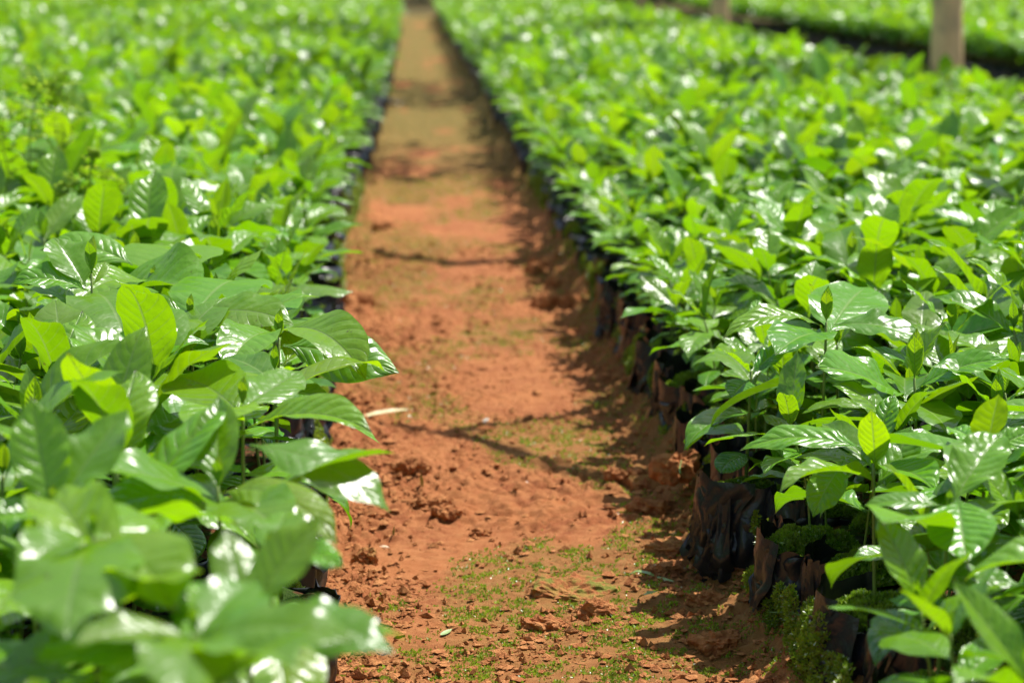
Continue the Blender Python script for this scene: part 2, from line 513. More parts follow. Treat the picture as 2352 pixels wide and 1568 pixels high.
# ------------------------------------------------------------------ bags
def bag_arrays(r, n=44, m=20, torn=True):
    ang = np.linspace(0, 2 * PI, n, endpoint=False)
    z = np.concatenate([np.linspace(0, 1, m)])
    A, Z = np.meshgrid(ang, z)
    R0, Hh = U(r, .058, .064), SOIL + U(r, .012, .03)
    sd = int(r.integers(1, 9999))
    cx, cy = np.cos(A), np.sin(A)
    R = R0 * (1 + .05 * np.sin(PI * Z))
    rid = 1 - np.abs(fbm(cx * 3.1 + Z * .7, cy * 3.1 - Z * .5, Z * 1.5, sd + 55, 3))
    R = R + .0075 * (rid - .7) + .006 * fbm(cx * 1.7 + 5, cy * 1.7, Z * 2.2, sd, 4) + .0035 * np.sin(7 * A + 5 * fbm(cx, cy, Z * 2, sd + 5, 2)) * Z
    top = .62 + .0 * A + .30 * (vnoise(cx * 1.6 + 3, cy * 1.6, None, sd + 3) * .5 + .5) + .12 * vnoise(cx * 5, cy * 5, None, sd + 9)
    zz = Hh * Z * np.where(Z > .0, (top if torn else 1.0) * .0 + 1.0, 1.0)
    if torn:
        over = np.clip((Z - .72) / .28, 0, 1)
        flop = (vnoise(cx * 1.8, cy * 1.8 + 7, None, sd + 31) * .5 + .5)
        R = R + over ** 1.5 * .009 * flop
        zz = zz - over ** 2 * Hh * (.42 * flop + .16 * (vnoise(cx * 6, cy * 6, None, sd + 41) * .5 + .5))
        R = R + over * .004 * np.sin(11 * A + sd)
    V = np.stack([R * cx, R * cy, zz], -1)
    return V.reshape(-1, 3), grid_faces(m, n, 0, True)


def bag_mesh(r):
    v, f = bag_arrays(r)
    return Arr().add(v, f).mesh('nursery_bag', M['plastic'])


def flap_mesh(r, n=40, m=26):
    u, v = np.meshgrid(np.linspace(-1, 1, n), np.linspace(0, 1, m), indexing='ij'); sd = int(r.integers(1, 9999))
    a = u * U(r, .75, 1.25) + PI + .25 * (vnoise(v * 2 + 3, u, None, sd + 8))
    low = .10 + .75 * (vnoise(u * 2.2 + 5, u * 0, None, sd) * .5 + .5) * .6 + .06 * vnoise(u * 9, u * 0, None, sd + 3)
    z = (SOIL + U(r, .004, .03) + .012 * vnoise(u * 3, u * 0, None, sd + 2)) * (1 - v) + v * low * SOIL
    rid = 1 - np.abs(fbm(u * 2.0 + v * .9, v * 1.1 - u * .5, None, sd + 5, 2, .4))
    R_ = .062 + .004 * v + .020 * (rid - .62) * (.4 + v) + U(r, .0, .016) * np.abs(u) ** 2 * v
    V = np.stack([R_ * np.cos(a), R_ * np.sin(a), z], -1)
    return Arr().add(V, grid_faces(n, m)).mesh('torn_flap', M['plastic'])


def soil_plug(r, nr=9, na=22):
    rr, aa = np.meshgrid(np.linspace(0, .054, nr), np.linspace(0, 2 * PI, na, endpoint=False), indexing='ij')
    x, y = rr * np.cos(aa), rr * np.sin(aa); sd = int(r.integers(1, 999))
    z = SOIL - .004 + .006 * fbm(x * 40, y * 40, None, sd, 4) - .004 * (rr / .054) ** 4
    t = np.zeros((nr * na, 3)); t[:, 0] = .8
    return Arr().add(np.stack([x, y, z], -1), grid_faces(nr, na, 0, True), None, t).mesh('soil', M['potsoil'])


def tufts(pos, nrm, size, age, r, blades=4):
    """moss: little leaf stars standing on the surface"""
    n = len(pos)
    P = np.repeat(pos, blades, 0); N = np.repeat(nrm, blades, 0); S = np.repeat(size, blades)
    rnd = r.normal(size=(n * blades, 3)); d = N * 1.1 + rnd * .75; d /= np.linalg.norm(d, axis=1)[:, None]
    s = np.cross(d, r.normal(size=d.shape)); s /= np.linalg.norm(s, axis=1)[:, None] + 1e-9
    S = S * r.uniform(.6, 1.3, len(S)); w = S * .24
    base = P - N * (S * .15)[:, None]
    mid = base + d * (S * .55)[:, None]; tip = base + d * S[:, None]
    V = np.stack([base, mid - s * w[:, None], tip, mid + s * w[:, None]], 1)
    F = np.arange(n * blades * 4).reshape(-1, 4)
    t = np.zeros((n * blades * 4, 3)); t[:, 0] = np.repeat(np.clip(np.repeat(age, blades) + r.normal(size=n * blades) * .18, 0, 1), 4)
    return V.reshape(-1, 3), F, t


def moss_cushion(r, n=1500, hgt=.022, rad=.060, side=False):
    a = r.uniform(0, 2 * PI, n); q = np.sqrt(r.uniform(0, 1, n)); sd = int(r.integers(1, 999))
    rad_a = rad * (.82 + .22 * vnoise(np.cos(a) * 1.5, np.sin(a) * 1.5, None, sd))
    x, y = q * rad_a * np.cos(a), q * rad_a * np.sin(a)
    z = SOIL + hgt * np.clip(1 - q ** 3, 0, 1) + .006 * vnoise(x * 70, y * 70, None, sd) - .002
    nn = np.stack([x * 9 * q, y * 9 * q, np.full(n, .8)], -1); nn /= np.linalg.norm(nn, axis=1)[:, None]
    age = np.clip(.5 + .45 * vnoise(x * 45, y * 45, None, sd + 4), 0, 1)
    v, f, t = tufts(np.stack([x, y, z], -1), nn, np.full(n, .0068), age, r, 4)
    arr = Arr().add(v, f, None, t)
    # solid dome below the shoots
    rr, aa = np.meshgrid(np.linspace(0, 1, 8), np.linspace(0, 2 * PI, 20, endpoint=False), indexing='ij')
    ra = rad * (.80 + .22 * vnoise(np.cos(aa) * 1.5, np.sin(aa) * 1.5, None, sd))
    dx, dy = rr * ra * np.cos(aa), rr * ra * np.sin(aa)
    dz = SOIL - .004 + hgt * np.clip(1 - rr ** 3, 0, 1) + .006 * vnoise(dx * 70, dy * 70, None, sd)
    t2 = np.zeros((160, 3)); t2[:, 0] = .1
    arr.add(np.stack([dx, dy, dz], -1), grid_faces(8, 20, 0, True), None, t2)
    return arr.mesh('moss_cushion', M['moss'], False)


# ------------------------------------------------------------------ camera, light, sky
cam_d = bpy.data.cameras.new('camera'); cam = bpy.data.objects.new('camera', cam_d); COL.objects.link(cam)
cam.location = (0, 0, CAM_H); cam.rotation_euler = (PI / 2 - PITCH, 0, -YAW)
cam_d.sensor_width = 36; cam_d.lens = 36 * F_PX / W_PX; cam_d.clip_start = .05; cam_d.clip_end = 800
cam_d.dof.use_dof = True; cam_d.dof.focus_distance = FOCUS; cam_d.dof.aperture_fstop = 5.5
SC.camera = cam

sun_d = bpy.data.lights.new('sun', 'SUN'); sun = bpy.data.objects.new('sun', sun_d); COL.objects.link(sun)
sun_d.energy = 4.6; sun_d.angle = math.radians(.53); sun_d.color = (1.0, .96, .89)
sun.rotation_euler = SUN.to_track_quat('Z', 'Y').to_euler(); sun.location = SUN * 12

wd = bpy.data.worlds.new('World'); SC.world = wd; wd.use_nodes = True
nt = wd.node_tree; bg = nt.nodes['Background']
sky = nt.nodes.new('ShaderNodeTexSky'); sky.sky_type = 'NISHITA'; sky.sun_disc = False
sky.sun_elevation = SUN_EL; sky.sun_rotation = SUN_AZ; sky.air_density = 1.1; sky.dust_density = 1.2
tcw = nt.nodes.new('ShaderNodeTexCoord'); mpw = nt.nodes.new('ShaderNodeMapping'); mpw.inputs['Scale'].default_value = (1, 1, 2.2)
cl = nt.nodes.new('ShaderNodeTexNoise'); cl.inputs['Scale'].default_value = 2.6; cl.inputs['Detail'].default_value = 6; cl.inputs['Roughness'].default_value = .55
cr = nt.nodes.new('ShaderNodeMapRange'); cr.interpolation_type = 'SMOOTHSTEP'
for k_, v_ in ((1, .50), (2, .64), (3, 0), (4, .6)): cr.inputs[k_].default_value = v_
mxw = nt.nodes.new('ShaderNodeMix'); mxw.data_type = 'RGBA'; mxw.inputs[7].default_value = (9, 9.2, 9.4, 1)
nt.links.new(tcw.outputs['Generated'], mpw.inputs[0]); nt.links.new(mpw.outputs[0], cl.inputs['Vector']); nt.links.new(cl.outputs[0], cr.inputs[0])
nt.links.new(cr.outputs[0], mxw.inputs[0]); nt.links.new(sky.outputs[0], mxw.inputs[6]); nt.links.new(mxw.outputs[2], bg.inputs[0]); bg.inputs[1].default_value = .085

SC.view_settings.view_transform = 'Standard'; SC.view_settings.look = 'None'
SC.view_settings.exposure = 0.80; SC.view_settings.gamma = 1
try: SC.view_settings.use_curve_mapping = False
except Exception: pass
SC.render.engine = 'CYCLES'
cy = SC.cycles
cy.use_denoising = True; cy.max_bounces = 7; cy.diffuse_bounces = 4; cy.glossy_bounces = 3; cy.transmission_bounces = 5
cy.transparent_max_bounces = 4; cy.caustics_reflective = False; cy.caustics_refractive = False; cy.sample_clamp_indirect = 4.0; cy.sample_clamp_direct = 1.5
cy.use_adaptive_sampling = True; cy.adaptive_threshold = .015
try: cy.denoiser = 'OPENIMAGEDENOISE'
except Exception: pass

# ------------------------------------------------------------------ ground and path
gm = NT('shade_toned_ground'); gp = gm.pos(); gn = gm.noise(gp, 14, 4)
M['ground'] = gm.done(gm.principled(gm.mix(gm.ramp(gn, .4, .6), (0.10, 0.050, 0.022), (0.045, 0.065, 0.018)), .95, .1, gm.bump(gm.noise(gp, 90, 4), .006)))  # brown and green kept dark, shade of the aisles put into the colour
g = Arr()
xs = np.concatenate([[-260, -60, -20], np.linspace(-9, 10, 39), [25, 70, 260]])
ys = np.concatenate([[-60, -15], np.linspace(-3, 36, 66), [60, 140, 420]])
X, Yg = np.meshgrid(xs, ys, indexing='ij')
Zg = -.035 + .006 * vnoise(X * 1.3, Yg * 1.3, None, 3)
g.add(np.stack([X, Yg, Zg], -1), grid_faces(len(xs), len(ys))[:, ::-1], None, (.95, 0, 0))
ground = obj('ground', g.mesh('ground', M['ground'])); tag(ground, kind='structure')

LEFT_EDGE, RIGHT_EDGE = -.140, .455


def ldx(y):
    """the left bed's rim is not quite straight"""
    return np.interp(y, [0, 2.8, 4.2, 6.5, 10, 20], [0, 0, -.03, -.06, -.01, .04])


def moss_mask(x, y):
    m = .62 * fbm(x * 5.2 + 4, y * 2.1, None, 60, 5, .6) + .33
    m += .62 * sstep(6.0, 11, y)                                          # far stretch greener, moss cover there also painting in tree shade
    m += .72 * np.exp(-((y - 2.85) / .34) ** 2) * sstep(.0, .12, x) * (1 - sstep(.36, .44, x))
    m += .45 * np.exp(-((y - 3.05) / .12) ** 2 - ((x - .17) / .12) ** 2)
    m += .5 * np.exp(-((y - 5.1) / .18) ** 2 - ((x - .17) / .12) ** 2)
    m += .7 * sstep(.37, .46, x)                                          # along the foot of the bags
    m += .4 * (1 - sstep(-.16, -.09, x)) * sstep(3.5, 4.2, y)
    m -= .25 * np.exp(-((y - 3.35) / .25) ** 2)
    return np.clip(sstep(.12, .75, m), 0, 1)


def path_h(x, y, crumbs=True):
    h = .010 * fbm(x * 2.2, y * 1.6, None, 1, 3)
    rough = sstep(-.05, .35, fbm(x * 4 + 9, y * 2.6, None, 21, 3)) * .58 + .30
    edge = np.maximum(1 - sstep(-.13, -.02, x), sstep(.30, .43, x))
    rough = np.clip(rough + edge * .8, 0, 1.5)
    h = h + .0055 * rough * fbm(x * 28, y * 28, None, 31, 4, .6)
    if crumbs:
        for sc, amp, sd in ((46, .009, 2), (95, .006, 3), (190, .003, 4)):
            d, idv = cells(x * sc + .6 * vnoise(x * sc * .6, y * sc * .6, None, 5), y * sc, sd)
            h = h + amp * rough * np.clip(.62 - d, 0, 1) * 1.4 * (idv > .45)
    h = h + (.058 + .030 * vnoise(x * 6, y * 8, None, 66)) * sstep(.375, .475, x) + .022 * (1 - sstep(-.20, -.11, x - ldx(y)))   # soil banked against the bags
    h = h + edge * .010 * fbm(x * 9, y * 7, None, 77, 3)
    return h


def sheet(xs, ys, crumbs):
    X, Y = np.meshgrid(xs, ys, indexing='ij')
    Z = path_h(X, Y, crumbs); mm = moss_mask(X, Y)
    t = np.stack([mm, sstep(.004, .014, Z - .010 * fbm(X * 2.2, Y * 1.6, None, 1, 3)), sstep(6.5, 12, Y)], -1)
    return np.stack([X, Y, Z], -1), t.reshape(-1, 3)


p = Arr()
xs = np.linspace(-.30, .64, 250)
y = 2.35; ys = [y]
while y < 34.5:
    y += .0042 if y < 4.6 else .0042 * (y / 4.6) ** 3
    ys.append(y)
ys = np.array([-1.5, -.5, .3, .9, 1.4, 1.8, 2.1] + ys)
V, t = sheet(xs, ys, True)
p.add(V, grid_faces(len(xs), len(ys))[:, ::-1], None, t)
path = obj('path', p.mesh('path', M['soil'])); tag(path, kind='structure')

# crumbs of soil lying loose on the path: nobody could count them
r = np.random.default_rng(3)
n = 26000
y = 2.45 + 4.2 * r.random(n * 3) ** 1.7; x = r.uniform(-.17, .50, n * 3)
keep = r.random(n * 3) < (.25 + .75 * np.maximum(1 - sstep(-.12, .04, x), sstep(.27, .42, x))) * (.25 + .75 * sstep(-.1, .4, fbm(x * 5, y * 4, None, 21, 3)))
x, y = x[keep][:n], y[keep][:n]; n = len(x)
ico = np.array([[0, 0, 1], [.9, 0, .2], [.28, .85, .2], [-.72, .53, .2], [-.72, -.53, .2], [.28, -.85, .2], [0, 0, -.6]])
icf = np.array([[0, 1, 2, 2], [0, 2, 3, 3], [0, 3, 4, 4], [0, 4, 5, 5], [0, 5, 1, 1], [6, 2, 1, 1], [6, 3, 2, 2], [6, 4, 3, 3], [6, 5, 4, 4], [6, 1, 5, 5]])
s = .0014 + .0062 * r.random(n) ** 4
vv = ico[None] * (1 + .45 * r.normal(size=(n, 7, 1))) * np.stack([s * r.uniform(.8, 1.4, n), s * r.uniform(.8, 1.4, n), s * .8], -1)[:, None, :]
ca, sa = np.cos(r.uniform(0, 6.3, n))[:, None], np.sin(r.uniform(0, 6.3, n))[:, None]
vx = vv[..., 0] * ca - vv[..., 1] * sa; vy = vv[..., 0] * sa + vv[..., 1] * ca
vv = np.stack([vx + x[:, None], vy + y[:, None], vv[..., 2] + (path_h(x, y) + s * .25)[:, None]], -1)
crumb = Arr().add(vv, (icf[None] + (np.arange(n) * 7)[:, None, None]).reshape(-1, 4))
tag(obj('soil_crumbs', crumb.mesh('soil_crumbs', M['clod'], False)), 'loose red soil crumbs scattered over the path', 'soil crumbs', kind='stuff')

# moss growing on the path and against the foot of the bags
r = np.random.default_rng(8)
n = 150000
y = 2.4 + 6.5 * r.random(n) ** 1.8; x = r.uniform(-.20, .52, n)
mk = moss_mask(x, y) * sstep(-.25, .25, fbm(x * 34, y * 30, None, 91, 3))
keep = r.random(n) < mk * .95
x, y = x[keep], y[keep]; n = len(x)
ag = np.clip(.75 + .3 * vnoise(x * 20, y * 20, None, 6) - .35 * sstep(.38, .46, x), 0, 1)
v, f, t = tufts(np.stack([x, y, path_h(x, y)], -1), np.tile([0, 0, 1.0], (n, 1)), .0034 + .0020 * r.random(n), ag, r, 3)
ms = Arr().add(v, f, None, t)
for (ex, e_sd, cnt) in ((.436, 1, 260), (-.122, 2, 240)):
    for k in range(cnt):
        yy = 2.2 + 6 * r.random() ** 1.5; zz = .02 + .085 * r.random() ** 1.6; rr_ = r.uniform(.012, .032)
        xx = ex + (0 if ex > 0 else float(ldx(yy))) + (1 if ex > 0 else -1) * (.004 + zz * .12 + r.uniform(-.008, .012)); m_ = int(260 * (rr_ / .025) ** 2)
        d = r.normal(size=(m_, 3)); d[:, 0] = -abs(d[:, 0]) * (1 if ex > 0 else -1); d /= np.linalg.norm(d, axis=1)[:, None]
        rad = rr_ * (1 + .35 * vnoise(d[:, 0] * 2 + k, d[:, 1] * 2, d[:, 2] * 2, 7))
        pos = np.array([xx, yy, zz]) + d * rad[:, None] * np.array([.45, 1.0, .9])
        pos = pos[pos[:, 2] > 0]; d = d[:len(pos)]
        v, f, t = tufts(pos, np.stack([d[:, 0], d[:, 1], d[:, 2] + .3], -1), np.full(len(pos), .0055), np.clip(np.full(len(pos), r.uniform(.3, .9)), 0, 1), r, 3)
        ms.add(v, f, None, t)
tag(obj('moss', ms.mesh('moss', M['moss'], False)), 'low green moss in patches over the red path', 'moss', kind='stuff')

# ------------------------------------------------------------------ where the seedlings stand
def bed(x0, step, nrow, ya, yb, r, jit=.016):
    out = []
    for i in range(nrow):
        k = 0; yy = ya + r.uniform(0, GAP)
        while yy < yb:
            out.append((x0 + step * i * GAP + r.normal() * jit, yy + r.normal() * jit, i, k)); k += 1; yy += GAP * r.uniform(.92, 1.10)
    return out


def at(px, py, Y):
    """the point at distance Y down the path that the photo shows at this pixel"""
    return np.array([(px - VPX) / F_PX * Y, Y, CAM_H - (py - VPY) / F_PX * Y])


# plants surveyed from the photograph: stem foot, top bud, and leaves from node to tip (pixel, pixel, distance)
HEROES = [
    dict(lab='coffee seedling whose broad glossy ribbed leaf juts furthest over the path, left bed', top=(632, 772, 2.75), tip=.036, leaves=[
        ((640, 790, 2.74), (908, 856, 2.70), .50, .16, .35, .85), ((650, 752, 2.74), (828, 868, 2.58), .40, .75, .95), ((640, 750, 2.78), (776, 742, 2.92), .52, .72, .4),
        ((620, 760, 2.75), (505, 850, 2.62), .48, .35, .9), ((622, 752, 2.80), (560, 690, 3.02), .5, .3, .5)]),
    dict(lab='coffee seedling with small yellow bud between two broad lime leaves, left bed near path', top=(428, 722, 2.84), tip=.03, leaves=[
        ((432, 722, 2.84), (668, 738, 2.78), .50, .78, .7), ((424, 722, 2.84), (212, 706, 2.90), .30, .70, .9), ((426, 735, 2.84), (330, 820, 2.66), .48, .6, .9), ((430, 735, 2.84), (560, 640, 3.1), .5, .45, .6)]),
    dict(lab='coffee seedling with large puckered dark leaf bent flat and a slim bud, left bed', top=(345, 650, 3.1), tip=.03, leaves=[
        ((240, 660, 3.12), (462, 655, 3.02), .78, .40, .35), ((300, 600, 3.15), (90, 560, 3.2), .5, .5, .8), ((330, 640, 3.1), (160, 690, 2.95), .5, .6, .8), ((350, 640, 3.1), (420, 560, 3.4), .5, .5, .5)]),
    dict(lab='coffee seedling with pale upturned round leaf full of white glare, left bed', top=(205, 620, 2.92), tip=.05, leaves=[
        ((190, 650, 2.92), (120, 535, 2.98), .78, .62, .25), ((205, 650, 2.92), (240, 590, 2.98), .4, .8, .3), ((195, 660, 2.92), (20, 640, 2.9), .5, .5, .9), ((205, 665, 2.92), (290, 800, 2.72), .5, .55, .8)]),
    dict(lab='coffee seedling with wavy arched glossy leaf reaching over the path edge, left bed', top=(545, 930, 2.30), tip=.03, leaves=[
        ((556, 985, 2.30), (846, 992, 2.22), .40, .38, .85), ((540, 940, 2.30), (690, 850, 2.42), .42, .92, .1), ((535, 950, 2.30), (440, 1010, 2.15), .5, .5, .8), ((540, 950, 2.3), (390, 860, 2.45), .5, .6, .4)]),
    dict(lab='coffee seedling with upright dark glossy leaf and long leaf drooping to the path, left bed', top=(482, 1125, 1.98), tip=.03, leaves=[
        ((482, 1140, 1.98), (486, 905, 2.06), .42, .22, .15), ((490, 1140, 1.98), (762, 1262, 1.88), .34, .85, 1.1), ((478, 1150, 1.98), (180, 1190, 1.9), .42, .2, .6), ((560, 1025, 2.02), (888, 1184, 1.96), .42, .60, .7), ((485, 1160, 1.98), (640, 1240, 1.85), .5, .4, .5)]),
    dict(lab='blurred seedling with two tall lime leaves standing up, nearest the camera, left bed', top=(545, 1415, 1.52), tip=.02, leaves=[
        ((540, 1430, 1.52), (728, 1192, 1.55), .55, .95, .1), ((540, 1430, 1.52), (495, 1225, 1.58), .42, .9, .15), ((550, 1440, 1.52), (892, 1530, 1.47), .46, .4, .6), ((535, 1440, 1.52), (300, 1400, 1.5), .5, .6, .8), ((540, 1450, 1.5), (470, 1600, 1.4), .5, .5, .8)]),
    dict(lab='coffee seedling with round dark leaf hanging by the bags, left path edge', top=(620, 850, 2.52), tip=.03, leaves=[
        ((625, 880, 2.52), (505, 815, 2.60), .5, .15, .4), ((640, 900, 2.52), (742, 935, 2.50), .8, .05, .9), ((622, 865, 2.52), (690, 840, 2.46), .46, .92, .15), ((620, 870, 2.52), (470, 900, 2.4), .5, .6, .7)]),
    dict(lab='blurred seedling with glare-streaked leaf lying flat over the path edge, left bed', top=(420, 1480, 1.42), tip=.02, leaves=[
        ((430, 1490, 1.42), (800, 1500, 1.38), .42, .3, .6), ((415, 1490, 1.42), (130, 1500, 1.38), .5, .75, .6), ((425, 1490, 1.42), (560, 1350, 1.5), .5, .6, .4), ((420, 1495, 1.42), (380, 1650, 1.3), .5, .6, .8)]),
    dict(lab='blurred seedling with yellow-edged leaf curling below the path-edge leaves, left bed', top=(600, 1290, 1.72), tip=.02, leaves=[
        ((610, 1300, 1.72), (775, 1320, 1.68), .5, .3, .9), ((600, 1295, 1.72), (470, 1330, 1.66), .5, .6, .7), ((605, 1300, 1.72), (640, 1180, 1.8), .5, .6, .4)]),
    dict(lab='blurred seedling with a yellow-lime leaf and an olive leaf held upright, left bed', top=(98, 1170, 1.78), tip=.02, leaves=[
        ((95, 1185, 1.78), (52, 905, 1.82), .50, 1.0, .1), ((100, 1185, 1.78), (272, 935, 1.86), .52, .80, .15), ((95, 1190, 1.78), (-90, 1210, 1.76), .5, .4, .7), ((105, 1195, 1.78), (240, 1290, 1.66), .5, .3, .7)]),
    dict(lab='blurred seedling with broad lime leaves spread flat, bottom corner of left bed', top=(190, 1240, 1.60), tip=.02, leaves=[
        ((195, 1250, 1.60), (380, 1420, 1.48), .52, .8, .7), ((185, 1250, 1.60), (10, 1330, 1.52), .5, .75, .7), ((190, 1255, 1.6), (320, 1190, 1.7), .5, .6, .5), ((190, 1255, 1.6), (100, 1480, 1.42), .5, .7, .6)]),
    dict(lab='coffee seedling with tall pale yellow closed shoot, second row of right bed', top=(2122, 880, 2.72), tip=.062, leaves=[
        ((2108, 935, 2.72), (1890, 850, 2.66), .60, .45, .5), ((2128, 905, 2.72), (2345, 835, 2.70), .45, .40, .6), ((2118, 980, 2.72), (2282, 872, 2.60), .36, .75, .5), ((2115, 985, 2.72), (2050, 880, 2.9), .5, .2, .4)]),
    dict(lab='coffee seedling with slim green bud between two long arched leaves, right bed', top=(1910, 745, 2.90), tip=.048, leaves=[
        ((1900, 755, 2.90), (1668, 778, 2.84), .30, .75, 1.1), ((1928, 752, 2.90), (2140, 790, 2.86), .50, .42, .7), ((1910, 775, 2.9), (1800, 820, 2.75), .5, .2, .5), ((1915, 775, 2.9), (2000, 660, 3.1), .5, .5, .3)]),
    dict(lab='coffee seedling with pale lime upright leaf and one leaf hanging straight down, right path edge', top=(2030, 1085, 2.40), tip=.02, leaves=[
        ((2035, 1095, 2.40), (2022, 955, 2.36), .42, .97, .05), ((2060, 1140, 2.42), (2120, 995, 2.46), .62, .45, .1), ((1960, 1075, 2.45), (1885, 1212, 2.40), .50, .55, .3), ((2010, 1050, 2.42), (1708, 1046, 2.46), .34, .62, .8),
        ((2030, 1100, 2.4), (1900, 985, 2.5), .34, .8, .5), ((2035, 1100, 2.4), (2190, 1150, 2.3), .5, .6, .7)]),
    dict(lab='small coffee seedling on bare thin stem with one lime leaf, right path edge', top=(1735, 860, 2.98), tip=.015, H=.085, leaves=[
        ((1735, 868, 2.98), (1650, 800, 2.95), .62, .8, .3), ((1738, 868, 2.98), (1820, 795, 3.02), .45, .15, .3), ((1730, 880, 2.98), (1690, 925, 2.94), .8, .1, .3)]),
    dict(lab='seedling with big blurred leaf striped by white glare, right bed front', top=(2215, 1195, 2.10), tip=.02, leaves=[
        ((2235, 1170, 2.10), (2258, 1330, 2.0), .62, .35, .1), ((2200, 1190, 2.10), (2010, 1185, 2.12), .42, .6, .5), ((2225, 1180, 2.12), (2340, 1010, 2.2), .5, .6, .3), ((2160, 1360, 2.05), (2395, 1385, 2.02), .42, .7, .2), ((2260, 1470, 2.02), (2070, 1415, 2.08), .32, .45, .5)]),
    dict(lab='lime coffee seedling with single broad upright leaf lit through, right bed by the frame edge', top=(2300, 1040, 2.32), tip=.02, leaves=[
        ((2300, 1060, 2.32), (2325, 920, 2.30), .68, .93, .1), ((2300, 1065, 2.32), (2210, 1000, 2.4), .5, .4, .5), ((2305, 1065, 2.32), (2420, 1010, 2.34), .5, .6, .5), ((2300, 1070, 2.32), (2240, 1130, 2.2), .5, .5, .6)]),
]
HERO_XY = []
for h_ in HEROES:
    q = at(*h_['top']); HERO_XY.append((q[0], q[1]))

r = np.random.default_rng(21)
spots = []
for bedname, x0, st, nrow, ya, yb in (('left', LEFT_ROW, -1, 24, .95, 33), ('right', RIGHT_ROW, 1, 17, 1.15, 33),
                                      ('next right', 4.0, 1, 40, 6.5, 33), ('next left', -3.2, -1, 30, 13, 33)):
    for (x, y, i, k) in bed(x0, st, nrow, ya, yb, r):
        if bedname == 'left': x += float(ldx(y))
        if bedname == 'left' and x < -2.15 - .0747 * (25.5 - y): continue        # this bed's far edge is not quite parallel
        if bedname == 'next left' and x > -2.95 + .04 * (y - 20): continue
        if bedname.startswith('next') and abs(x) > 1.5 + .30 * y: continue
        if bedname in ('left', 'right') and abs(x) > 1.2 + .32 * y: continue
        if bedname == 'left' and i == 0 and 1.38 < y < 2.98: continue          # surveyed plants stand here
        if any((x - hx) ** 2 + (y - hy) ** 2 < .075 ** 2 for hx, hy in HERO_XY): continue
        spots.append((bedname, x, y, i, k))

cy_, sy_, cp_, sp_ = math.cos(YAW), math.sin(YAW), math.cos(PITCH), math.sin(PITCH)


def project(x, y, z):
    """photo pixel and depth of a world point"""
    xr = x * cy_ - y * sy_; yr = x * sy_ + y * cy_; zr = z - CAM_H
    d = yr * cp_ - zr * sp_; u = yr * sp_ + zr * cp_
    return W_PX / 2 + F_PX * xr / d, H_PX / 2 - F_PX * u / d, d


def in_view(x, y, m=0.07):
    px, py, d = project(x, y, .33); q = m * F_PX / d
    return -q < px < W_PX + q and -q < py < H_PX + q * 1.2


vis = sorted([s for s in spots if in_view(s[1], s[2])], key=lambda s: project(s[1], s[2], .33)[2])
near = vis[:300 - len(HEROES)]
near_set = {id(s) for s in near}
rest = [s for s in spots if id(s) not in near_set]

# ------------------------------------------------------------------ seedling kinds
r = np.random.default_rng(34)
TEMPL = [seedling_params(np.random.default_rng(100 + k)) for k in range(44)]
TM = [seedling_meshes(t_) for t_ in TEMPL]
def raised(sp, r):
    q = dict(sp); q['leaves'] = [dict(l, e0=max(l['e0'], .12) + .15, bend=min(l['bend'], .7)) for l in sp['leaves'] if l['p'][2] > .45 * sp['H']]
    return q
RIM = [raised(TEMPL[k], r) for k in range(16)]
RM = [seedling_meshes(t_) for t_ in RIM]
BAGS = [bag_mesh(np.random.default_rng(300 + k)) for k in range(9)]
FLAPS = [flap_mesh(np.random.default_rng(600 + k)) for k in range(8)]
PLUGS = [soil_plug(np.random.default_rng(400 + k)) for k in range(5)]
MOSS = [moss_cushion(np.random.default_rng(500 + k)) for k in range(5)]

ORD = ['first', 'second', 'third', 'fourth', 'fifth', 'sixth', 'seventh', 'eighth', 'ninth', 'tenth', 'eleventh', 'twelfth', 'thirteenth', 'fourteenth', 'fifteenth',
       'sixteenth', 'seventeenth', 'eighteenth', 'nineteenth', 'twentieth']


def canopy_scale(bedname, x, y, i):
    """the left bed stands a little taller in front, plants on a bed's rim are smaller"""
    s = 1.0
    if bedname == 'left' and i == 0 and y > 2.9: return .84
    if bedname == 'left': s = .92 if y < 1.75 else (1.06 if y < 3 else 1.03)
    if bedname == 'right': s = .75 if i == 0 else (.88 if i == 1 else 1.0)
    return s * (1 + .10 * float(vnoise(np.array([x * 3.1]), np.array([y * 2.3]), None, 12)[0]))


